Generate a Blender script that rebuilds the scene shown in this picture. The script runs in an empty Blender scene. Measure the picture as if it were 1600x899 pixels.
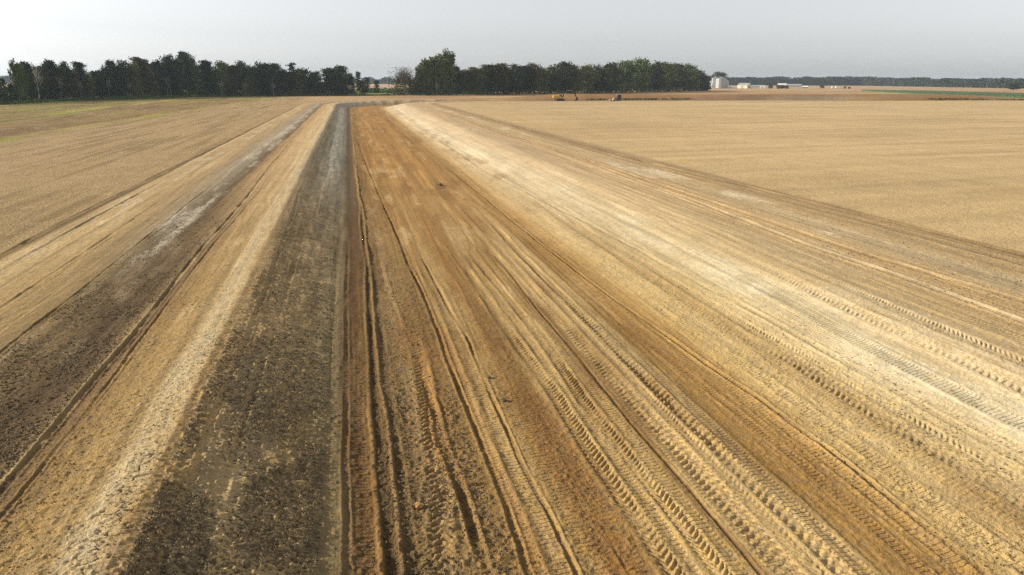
import bpy, math, random
import numpy as np
from mathutils import Matrix, Vector
rng = np.random.RandomState(7); random.seed(7)
C = bpy.context.scene.collection
R = math.radians
SC = bpy.context.scene
# ---------------------------------------------------------------- camera
CAM_H = 10.0; FPX = 1200.0
pitch = math.atan(322.8 / FPX); az = R(11.72); roll = R(0.2)
fw = np.array([math.sin(az)*math.cos(pitch), math.cos(az)*math.cos(pitch), -math.sin(pitch)])
rt = np.array([math.cos(az), -math.sin(az), 0.0]); up = np.cross(rt, fw)
rt2 = rt*math.cos(roll) + up*math.sin(roll); up2 = up*math.cos(roll) - rt*math.sin(roll)
cd = bpy.data.cameras.new("camera"); cam = bpy.data.objects.new("camera", cd); C.objects.link(cam)
cam.matrix_world = Matrix(((rt2[0], up2[0], -fw[0], 0), (rt2[1], up2[1], -fw[1], 0), (rt2[2], up2[2], -fw[2], CAM_H), (0, 0, 0, 1)))
cd.sensor_width = 36; cd.lens = 36*FPX/1600; cd.clip_start = 0.2; cd.clip_end = 30000
SC.camera = cam
def at(x, y, z=0.0):
    d = fw*FPX + rt2*(x-800) + up2*(449.5-y); t = (z-CAM_H)/d[2]
    return d[0]*t, d[1]*t
def dist(X, Y): return X*fw[0] + Y*fw[1] + CAM_H*-fw[2]*-1*-1
# ---------------------------------------------------------------- light
SUN_EL, SUN_AZ = 24.0, -72.0          # degrees; azimuth from +Y towards +X
w = bpy.data.worlds.new("World"); SC.world = w; w.use_nodes = True
wn = w.node_tree; wn.nodes.clear()
sky = wn.nodes.new("ShaderNodeTexSky"); sky.sky_type = 'NISHITA'; sky.sun_disc = False
sky.sun_elevation = R(SUN_EL); sky.sun_rotation = R(SUN_AZ); sky.air_density = 0.7; sky.dust_density = 1.1; sky.ozone_density = 1.0
hs = wn.nodes.new("ShaderNodeHueSaturation"); hs.inputs['Saturation'].default_value = 0.13
bg = wn.nodes.new("ShaderNodeBackground"); bg.inputs['Strength'].default_value = 0.144
wo = wn.nodes.new("ShaderNodeOutputWorld")
wn.links.new(sky.outputs[0], hs.inputs['Color']); wn.links.new(hs.outputs[0], bg.inputs['Color']); wn.links.new(bg.outputs[0], wo.inputs[0])
ld = bpy.data.lights.new("sun", 'SUN'); ld.energy = 5.0; ld.angle = R(0.8); ld.color = (1.0, 0.90, 0.75)
lo = bpy.data.objects.new("sun", ld); C.objects.link(lo)
sd = Vector((math.sin(R(SUN_AZ))*math.cos(R(SUN_EL)), math.cos(R(SUN_AZ))*math.cos(R(SUN_EL)), math.sin(R(SUN_EL))))
lo.rotation_euler = sd.to_track_quat('Z', 'Y').to_euler(); lo.location = (0, 0, 60)
SC.view_settings.view_transform = 'Standard'; SC.view_settings.look = 'None'
SC.view_settings.exposure = 0.2; SC.view_settings.gamma = 1; SC.view_settings.use_curve_mapping = False
SC.cycles.volume_bounces = 1; SC.cycles.volume_step_rate = 1.0
SC.cycles.max_bounces = 5; SC.cycles.use_denoising = False
# ---------------------------------------------------------------- helpers
def tag(o, label=None, cat=None, group=None, kind=None):
    if label: o['label'] = label
    if cat: o['category'] = cat
    if group: o['group'] = group
    if kind: o['kind'] = kind
    return o
def empty(name, loc, rz=0.0):
    o = bpy.data.objects.new(name, None); C.objects.link(o); o.location = loc; o.rotation_euler = (0, 0, rz); o.empty_display_size = .3
    return o
def mat(name, col, rough=.85, metal=0.0, noise=0.0, scale=2.0, spec=0.3, objrand=0.0):
    m = bpy.data.materials.new(name); m.use_nodes = True; nt = m.node_tree; b = nt.nodes['Principled BSDF']
    b.inputs['Roughness'].default_value = rough; b.inputs['Metallic'].default_value = metal
    b.inputs['Specular IOR Level'].default_value = spec
    src = nt.nodes.new('ShaderNodeRGB'); src.outputs[0].default_value = (*col, 1); out = src.outputs[0]
    if noise:
        tc = nt.nodes.new('ShaderNodeTexCoord')
        n = nt.nodes.new('ShaderNodeTexNoise'); n.inputs['Scale'].default_value = scale; n.inputs['Detail'].default_value = 3
        nt.links.new(tc.outputs['Object'], n.inputs['Vector'])
        mr = nt.nodes.new('ShaderNodeMapRange'); mr.inputs[1].default_value = .3; mr.inputs[2].default_value = .7
        mr.inputs[3].default_value = 1-noise; mr.inputs[4].default_value = 1+noise
        nt.links.new(n.outputs[0], mr.inputs[0])
        v = nt.nodes.new('ShaderNodeVectorMath'); v.operation = 'SCALE'
        nt.links.new(out, v.inputs[0]); nt.links.new(mr.outputs[0], v.inputs['Scale']); out = v.outputs[0]
    if objrand:
        oi = nt.nodes.new('ShaderNodeObjectInfo')
        h = nt.nodes.new('ShaderNodeHueSaturation')
        m1 = nt.nodes.new('ShaderNodeMapRange'); m1.inputs[3].default_value = 1-objrand; m1.inputs[4].default_value = 1+objrand
        nt.links.new(oi.outputs['Random'], m1.inputs[0]); nt.links.new(m1.outputs[0], h.inputs['Value'])
        m2 = nt.nodes.new('ShaderNodeMath'); m2.operation = 'MULTIPLY'; m2.inputs[1].default_value = 7.31
        m3 = nt.nodes.new('ShaderNodeMath'); m3.operation = 'FRACT'
        nt.links.new(oi.outputs['Random'], m2.inputs[0]); nt.links.new(m2.outputs[0], m3.inputs[0])
        m4 = nt.nodes.new('ShaderNodeMapRange'); m4.inputs[3].default_value = .465; m4.inputs[4].default_value = .52
        nt.links.new(m3.outputs[0], m4.inputs[0]); nt.links.new(m4.outputs[0], h.inputs['Hue'])
        nt.links.new(out, h.inputs['Color']); out = h.outputs[0]
    nt.links.new(out, b.inputs['Base Color'])
    return m
def np_mesh(name, verts, faces, m=None, parent=None, smooth=False, loc=None):
    """verts (N,3) array; faces: array (M,3|4) of one size"""
    verts = np.asarray(verts, np.float32); faces = np.asarray(faces, np.int32)
    me = bpy.data.meshes.new(name); k = faces.shape[1]
    me.vertices.add(len(verts)); me.vertices.foreach_set('co', verts.ravel())
    me.loops.add(faces.size); me.loops.foreach_set('vertex_index', faces.ravel())
    me.polygons.add(len(faces)); me.polygons.foreach_set('loop_start', np.arange(0, faces.size, k, dtype=np.int32))
    me.polygons.foreach_set('loop_total', np.full(len(faces), k, np.int32))
    me.polygons.foreach_set('use_smooth', np.full(len(faces), smooth, bool))
    me.update(calc_edges=True)
    if m: me.materials.append(m)
    o = bpy.data.objects.new(name, me); C.objects.link(o)
    if parent: o.parent = parent
    if loc is not None: o.location = loc
    return o
class MB:
    """collects boxes, prisms, tubes and links them as one mesh object"""
    def __init__(s): s.v = []; s.f = []
    def add(s, vs, fs):
        b = len(s.v); s.v += [tuple(v) for v in vs]; s.f += [tuple(b+i for i in f) for f in fs]
    def box(s, x0, x1, y0, y1, z0, z1):
        s.add([(x0,y0,z0),(x1,y0,z0),(x1,y1,z0),(x0,y1,z0),(x0,y0,z1),(x1,y0,z1),(x1,y1,z1),(x0,y1,z1)],
              [(0,3,2,1),(4,5,6,7),(0,1,5,4),(1,2,6,5),(2,3,7,6),(3,0,4,7)])
    def prism(s, poly, y0, y1):           # polygon in x-z, extruded along y
        n = len(poly)
        s.add([(x, y0, z) for x, z in poly] + [(x, y1, z) for x, z in poly],
              [tuple(range(n)), tuple(reversed(range(n, 2*n)))] + [((i+1) % n, i, n+i, n+(i+1) % n) for i in range(n)])
    def prism_x(s, poly, x0, x1):         # polygon in y-z, extruded along x
        n = len(poly)
        s.add([(x0, y, z) for y, z in poly] + [(x1, y, z) for y, z in poly],
              [tuple(reversed(range(n))), tuple(range(n, 2*n))] + [(i, (i+1) % n, n+(i+1) % n, n+i) for i in range(n)])
    def tube(s, pts, radii, n=6, cap=True):
        base = len(s.v); P = [Vector(p) for p in pts]
        for i, p in enumerate(P):
            t = (P[min(i+1, len(P)-1)] - P[max(i-1, 0)]).normalized()
            a = t.orthogonal().normalized() if abs(t.z) < .9 else Vector((1, 0, 0))
            a = (a - t*a.dot(t)).normalized(); b = t.cross(a)
            for k in range(n):
                q = 2*math.pi*k/n; s.v.append(tuple(p + (a*math.cos(q) + b*math.sin(q))*radii[i]))
        for i in range(len(P)-1):
            for k in range(n):
                s.f.append((base+i*n+k, base+i*n+(k+1) % n, base+(i+1)*n+(k+1) % n, base+(i+1)*n+k))
        if cap:
            s.f.append(tuple(base+k for k in reversed(range(n)))); s.f.append(tuple(base+(len(P)-1)*n+k for k in range(n)))
    def build(s, name, m, parent=None, smooth=False, bevel=0):
        me = bpy.data.meshes.new(name); me.from_pydata(s.v, [], s.f); me.update(); me.materials.append(m)
        if smooth: me.polygons.foreach_set('use_smooth', [True]*len(me.polygons))
        o = bpy.data.objects.new(name, me); C.objects.link(o)
        if parent: o.parent = parent
        if bevel:
            bv = o.modifiers.new('bevel', 'BEVEL'); bv.width = bevel; bv.segments = 2
        return o
# numpy value noise -------------------------------------------------
def _h(ix, iy, seed):
    a = (ix.astype(np.int64)*374761393 + iy.astype(np.int64)*668265263 + seed*1442695041) & 0xffffffff
    a = ((a ^ (a >> 13))*1274126177) & 0xffffffff
    return ((a ^ (a >> 16)) & 0xffff).astype(np.float32)/65535.0
def vn(x, y, seed=0):
    x0 = np.floor(x); y0 = np.floor(y); fx = (x-x0).astype(np.float32); fy = (y-y0).astype(np.float32)
    ix = x0.astype(np.int32); iy = y0.astype(np.int32)
    fx = fx*fx*(3-2*fx); fy = fy*fy*(3-2*fy)
    a = _h(ix, iy, seed); b = _h(ix+1, iy, seed); c = _h(ix, iy+1, seed); d = _h(ix+1, iy+1, seed)
    return (a + (b-a)*fx)*(1-fy) + (c + (d-c)*fx)*fy
def fbm(x, y, seed=0, oct=3, gain=.5):
    t = 0; a = 1; s = 0
    for i in range(oct):
        t = t + a*vn(x*2**i + 17.3*i, y*2**i - 9.1*i, seed+i*31); s += a; a *= gain
    return t/s
def sst(x, a, b):
    t = np.clip((x-a)/(b-a), 0, 1); return t*t*(3-2*t)
# ================================================================ GROUND
BR, BY0, BA = 80.0, 350.0, R(92)
def path_qs(X, Y):
    """lateral and lengthwise coordinate along the dug channel: straight, then bending right"""
    q = X.copy(); s = Y.copy()
    vx, vy = X-BR, Y-BY0
    phi = np.arctan2(vy, -vx); r = np.hypot(vx, vy)
    arc = (vy > 0) & (phi <= BA)
    q = np.where(arc, BR-r, q); s = np.where(arc, BY0 + BR*phi, s)
    aft = (vy > 0) & (phi > BA)
    n = (-math.cos(BA), math.sin(BA)); d = (math.sin(BA), math.cos(BA))
    q = np.where(aft, BR-(vx*n[0]+vy*n[1]), q); s = np.where(aft, BY0+BR*BA+(vx*d[0]+vy*d[1]), s)
    return q, s
def profile(q, s):
    z = np.interp(q, [-40,-20.6,-20.2,-19.6,-13,-12,-10.5,-8,-6.2,-5.5,-5.0,-1.9,-1.2,-.3,.3,7,14.4,15.6,19,23,24,28,30,36,38.5,39.5,60],
                     [0,0,-.05,.05,.04,-.06,-.08,.03,.08,.06,-.08,-1.27,-1.52,-1.73,-1.8,-1.76,-1.8,-1.62,-.95,-.12,-.02,0,.05,.06,.0,-.08,0])
    # spoil heaped on the outer side beyond the bend
    sp = sst(s, 470, 520)*(1-sst(s, 760, 840))
    z = z + sp*np.interp(q, [-34,-22,-12,-6.5], [0,2.5,2.8,0])
    return z
DEN = 1500
t_d = np.linspace(-.52, 1.10, DEN)
t_l = -.52 - np.geomspace(.002, 1.6, 40); t_r = 1.10 + np.geomspace(.002, 1.9, 40)
T = np.concatenate([t_l[::-1], t_d, t_r])
yi = np.concatenate([np.arange(1300, 330, -.8), np.arange(330, 127.5, -.5)])
Yr = 12000.0/(yi-126)
Yr = np.concatenate([np.linspace(-120, Yr[0]-.4, 60), Yr, [9500]])
NR, NC = len(Yr), len(T)
wd = np.where(Yr < 10, 18+(10-Yr)*3.0, Yr+8)
X = (T[None, :]*wd[:, None]).astype(np.float64); Y = np.repeat(Yr[:, None], NC, 1)
Q, S = path_qs(X, Y)
wob = (vn(S*.06, Q*.08, 5)-.5)*.25 + (vn(S*.4, Q*.5, 6)-.5)*.06
Qw = Q + wob*sst(np.abs(S), 0, 8)
Z = profile(Qw, S)
cell = np.maximum(wd*(T[60]-T[59]), 0.02)[:, None]     # mesh spacing
def fade(wl): return np.clip((wl/cell-1.6)/2.0, 0, 1)
NEAR = int(np.searchsorted(Yr, 348.0)); sl = slice(0, NEAR)
# --- colours: target display colour / how strongly that slope is lit -> albedo
LK = 1.20
def dc(r, g, b, f=1.0): return [((c/255.0+.055)/1.055)**2.4/(LK*f) for c in (r, g, b)]
near = [(-60,172,146,104,1),(-30,176,150,106,1),(-20.7,172,146,104,1),(-20.35,150,124,86,1),(-19.9,150,125,84,1),(-19.3,205,180,134,1),(-17,184,156,108,1),(-14.5,166,140,96,1),
 (-13.4,150,126,86,1),(-12.4,128,108,76,1),(-10.8,104,85,60,1),(-9.9,108,88,62,1),(-9.45,140,118,84,1),(-9.15,172,148,106,1),(-8.95,124,100,70,1),(-8.5,150,122,80,1),(-7.4,176,146,96,1),(-6.7,190,160,110,1),
 (-6.4,204,180,136,1),(-5.75,204,176,128,1),(-5.5,170,140,95,.9),(-5.2,122,102,70,.37),(-3.2,124,105,74,.31),(-1.9,128,110,79,.36),(-1.5,134,117,85,.46),(-.95,132,115,82,.62),(-.75,128,105,72,.85),(-.2,124,98,64,.95),(.15,132,104,66,1),
 (.35,108,87,56,1),(.75,118,95,62,1),(1.2,134,109,70,1),(1.9,148,121,78,1),(2.7,146,117,70,1),(3.5,154,122,72,1),(3.9,158,124,72,1),(4.6,176,144,90,1),(5.4,170,136,80,1),(5.8,158,120,66,1),(6.7,160,124,70,1),
 (7.1,186,152,94,1),(8.4,190,158,100,1),(9.1,182,150,92,1),(9.45,150,116,68,1),(9.7,192,160,102,1),(10.4,194,162,106,1),(11.4,192,162,106,1),(12.1,196,164,108,1),(12.5,170,132,72,1),(13.6,168,130,72,1),(14.3,176,140,80,1),(14.8,178,142,84,1),
 (15.3,202,170,108,1.15),(16.2,214,184,124,1.25),(17.3,196,164,106,1.25),(18.6,216,190,134,1.25),(19.6,222,198,148,1.25),(20.6,228,206,158,1.25),(21.4,222,198,148,1.2),(22.6,212,184,132,1.1),(25,202,174,124,1),(27.7,190,160,110,1),(28.4,206,180,134,1),
 (29.3,186,154,104,1),(31.5,200,172,124,1),(33,206,182,138,1),(34.5,190,160,112,1),(37,192,162,114,1),(38.8,162,132,90,1),(39.4,160,132,90,1),(40.2,208,180,132,1),(80,206,180,130,1),(500,208,182,134,1)]
far = [(-60,182,154,114,1),(-30,186,158,116,1),(-20.9,182,154,112,1),(-20.3,140,116,82,1),(-19.8,196,168,124,1),(-17,190,162,118,1),(-15.5,176,150,112,1),(-14.4,168,150,122,1),(-13,176,162,138,1),(-12,150,132,104,1),
 (-11.4,120,96,68,1),(-10.9,186,154,108,1),(-9,198,166,120,1),(-7,206,178,134,1),(-6,206,180,138,1),(-5.4,120,108,88,.5),(-4.2,122,110,88,.5),(-2.8,134,126,108,.6),(-1.4,140,132,114,.7),(-.6,110,92,70,.9),(.2,134,108,76,1),(1.0,154,120,68,1),
 (2.2,162,120,62,1),(4.5,176,134,72,1),(7,168,124,64,1),(9.5,174,130,68,1),(11.5,164,120,62,1),(13.2,178,140,80,1),(14.3,196,158,100,1.1),(16,218,190,142,1.2),(18.5,228,206,166,1.2),(20.5,222,198,156,1.2),(23,208,180,138,1),(27,200,170,126,1),
 (30,190,158,112,1),(33,198,170,124,1),(36,176,146,102,1),(37.5,176,146,104,1),(40,206,178,132,1),(80,208,180,136,1),(500,210,184,140,1)]
def ramp(tab, q):
    qs = [k[0] for k in tab]; cs = np.array([dc(*k[1:]) for k in tab])
    return np.stack([np.interp(q, qs, cs[:, i]) for i in range(3)], -1)
Qc = Qw + (fbm(S*.25, Q*1.2, 11, 2)-.5)*.5*np.clip(np.abs(Q)/6, .42, 1)
f = sst(np.log(np.maximum(S, 8)), math.log(35), math.log(140))[..., None]
COL = (ramp(near, Qc)*(1-f) + ramp(far, Qc)*f).astype(np.float32)
BRK = np.clip(.25+1.5*sst(fbm(Q*4+S*.3, S*1.7, 99, 3), .32, .64), 0, 1.35)
def blend(mask, rgb, fl=1.0):
    global COL
    if min(rgb) > 95 and mask.max() > 0: mask = np.clip(mask*(BRK*.75+.25), 0, 1)
    COL = COL*(1-mask[..., None]) + np.array(dc(*rgb, fl), np.float32)*mask[..., None]
strA = fbm(Q*1.6, S*.035, 21, 3); strB = fbm(Q*5, S*.09, 22, 3); pat = fbm(Q*.35, S*.06, 23, 3)
# whitish dried crust on the left levee, beyond about 45 m, turning into grey mottled strip
m = sst(fbm(Q*1.1, S*.13, 31, 3), .50, .66)*np.exp(-((Q+12.6)/1.0)**4)*sst(S, 38, 55); blend(m*.8, (206,192,168))
m = sst(fbm(Q*1.3, S*.2, 32, 3), .62, .74)*np.exp(-((Q+12.0)/1.6)**4)*(S < 60); blend(m*.6, (160,140,108))
m = sst(fbm(Q*.9, S*.16, 33, 3), .55, .7)*np.exp(-((Q+18.2)/1.2)**2); blend(m*.65, (218,196,158))
# white crust near the shoulder
m = np.exp(-((Q+6.0-.3*(vn(S*.15,S*0,3)-.5))/.42)**2)*sst(fbm(Q*2.2, S*.5, 34, 3), .30, .58); blend(m*.6, (216,196,156))
m = sst(fbm(Q*1.2, S*.2, 35, 3), .6, .75)*np.exp(-((Q+7.2)/.9)**2); blend(m*.5, (208,182,134))
# pale clay on right bank
wq = np.interp(S, [15,26,35,60,80,120,190,360], [21.0,20.4,20.8,20.6,19.9,18.9,17.6,18.6])
m = np.exp(-((Q-wq)/np.interp(S,[15,60,200],[1.1,1.3,2.0]))**2)*sst(fbm(Q*.7+.2*S*.1, S*.16, 36, 4), .40, .60)*(S < 400); blend(m*.7, (240,224,184), 1.2)
m = sst(fbm(Q*.5, S*.10, 37, 3), .52, .7)*np.exp(-((Q-23)/3.5)**2)*(S < 400); blend(m*.5, (226,204,160), 1.1)
m = sst(fbm(Q*.35, S*.11, 38, 4), .54, .68)*np.exp(-((Q-33)/2.2)**4)*(S < 400); blend(m*.65, (226,208,172))
m = sst(fbm(Q*.5, S*.13, 39, 3), .55, .72)*np.exp(-((Q-17.2)/1.6)**2)*(S < 350); blend(m*.6, (176,142,88), 1.25)
# rust and dark blotches on the floor
fl = sst(Q, .5, 2)*(1-sst(Q, 13.5, 15))
m = sst(fbm(Q*.7, S*.12, 41, 4), .54, .72)*fl; blend(m*.45, (142,102,54))
m = sst(fbm(Q*.8, S*.10, 42, 4), .60, .75)*fl*sst(S, 25, 60); blend(m*.55, (196,164,112))
m = np.exp(-((Q-6.2)/.55)**2)*sst(fbm(Q, S*.2, 43, 3), .35, .6)*(S < 34); blend(m*.45, (140,94,48))
m = np.exp(-((Q-10.2)/1.0)**2-((S-88)/2.5)**2)*sst(vn(Q*3,S*2,1),.2,.6); blend(m*.6, (110,70,40))
# shaded slope: brown blotches and grey streaks
on = sst(Q, -5.6, -5.0)*(1-sst(Q, -1.2, -.6))
m = on*sst(fbm(Q*.8, S*.16, 44, 4), .5, .7)*(S < 200); blend(m*.4, (100,82,54), .6)
m = on*sst(fbm(Q*1.4, S*.05, 45, 3), .55, .72)*(S < 400); blend(m*.45, (122,112,90), .62)
m = on*np.exp(-((Q+2.6)/.9)**2)*sst(S, 75, 110)*(1-sst(S, 300, 360)); blend(m*.7, (182,172,150), .58)
m = np.exp(-((Q+.35)/.5)**2)*sst(fbm(Q*2, S*.3, 46, 3), .4, .65)*(S < 70); blend(m*.45, (104,66,40))
# ------------ fields
lf = sst(-Q, 20.6, 21.2)*(S < 350) + ((X < -24) & (Y >= 350))
lf = np.clip(lf, 0, 1)
eg = np.interp(Y, [100,143,190,255,408,482,600], [-60,-56,-54,-51,-45,-39,-30]) + (fbm(Y*.02, X*.05, 51, 2)-.5)*6
gz = lf*sst(eg-X, 0, 8)
blend(gz*.85, (150,124,82))
g1 = gz*sst(fbm(X*.16, Y*.012, 52, 3), .48, .62); blend(g1*.75, (146,142,70))
g2 = lf*np.exp(-((X-eg+3)/2.6)**2)*sst(fbm(X*.2, Y*.03, 53, 2), .3, .6); blend(g2*.85, (166,160,76))
g3 = lf*np.exp(-((X+89)/2.8)**2)*sst(fbm(X*.3, Y*.04, 54, 2), .25, .5); blend(g3*.9, (186,188,78))
g4 = gz*sst(fbm(X*.3, Y*.03, 55, 3), .58, .7); blend(g4*.6, (118,90,62))
m = lf*sst(fbm(X*.9, Y*.03, 56, 3), .50, .70); blend(m*.5, (134,110,74))
m = lf*sst(fbm(X*.5, Y*.5, 57, 3), .55, .75); blend(m*.35, (196,172,130))
# beyond the bend and far away
back = (Q < -8)*sst(Y, 395, 420)*(X > -24) + (Y > 560)
back = np.clip(back, 0, 1)
blend(back, (196,164,124))
m = back*sst(fbm(X*.02, Y*.05, 61, 3), .45, .6)*(Y < 900); blend(m*.6, (164,126,86))
m = sst(Q, -34, -26)*(1-sst(Q, -7.5, -5))*sst(S, 440, 480)*(1-sst(S, 760, 860)); blend(m*.85, (146,112,76), .85)
m = sst(Q, -5.5, -3)*(1-sst(Q, 6, 14))*sst(S, 430, 480); blend(m*.6, (120,86,54), .8)
m = sst(Y, 850, 900); blend(m, (198,162,134))
m = (sst(Y, 592, 620)*(1-sst(Y, 790, 840))*(X < 120)).astype(np.float32); blend(m, (104,132,62))
m = (sst(Y, 1000, 1060)*(1-sst(Y, 1200, 1230))*(X > 300)*(X < 1400)); blend(m*.7, (176,158,112))
m = (sst(Y, 445, 470)*(1-sst(Y, 470, 520))*(X > 60)*sst(fbm(X*.03, Y*.1, 63, 2), .35, .6)); blend(m*.6, (206,174,124))
# green verge under the left wood
base_y = np.interp(X, [-400,-141,-120,-95,-40,7,60], [330,352,420,508,540,556,556])
m = (sst(Y-base_y, -14, -4)*(1-sst(Y-base_y, 14, 40))*(X < 12)); blend(m*.9, (104,116,58))
m = (sst(Y-base_y, 20, 50)*(X < -20)*(Y < 900)); blend(m, (96,112,52))
# overall streaks and drift
wt = ((1-lf)*(Q < 39)*(S < 700)*(Q > -21)).astype(np.float32)
amp = np.where((Q > -5.3) & (Q < -.9), .22, .19)
COL *= (1 + wt*amp*2*(strA-.5) + wt*amp*1.7*(strB-.5))[..., None]
fr = ((Q >= 39) & (Y < 405)).astype(np.float32)
rowdir = X*.97 + Y*.22
COL *= (1 + fr*.16*(fbm(Y*.35 - X*.06, X*.02, 71, 3)-.5)*2 + fr*.10*(fbm(X*.03, Y*.03, 72, 3)-.5)*2)[..., None]
m = fr*sst(fbm(X*.03, Y*.16-X*.02, 73, 3), .55, .7); blend(m*.35, (182,152,106))
COL *= (1 + .16*(pat-.5))[..., None]
fz = (sst(Q, 0, 2)*(1-sst(Q, 39, 40))*(S < 700))[..., None]; lum = COL.mean(-1, keepdims=True); fz2 = fz*.09; COL = (COL*(1-fz2)+lum*fz2)*(1+.07*fz)
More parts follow.
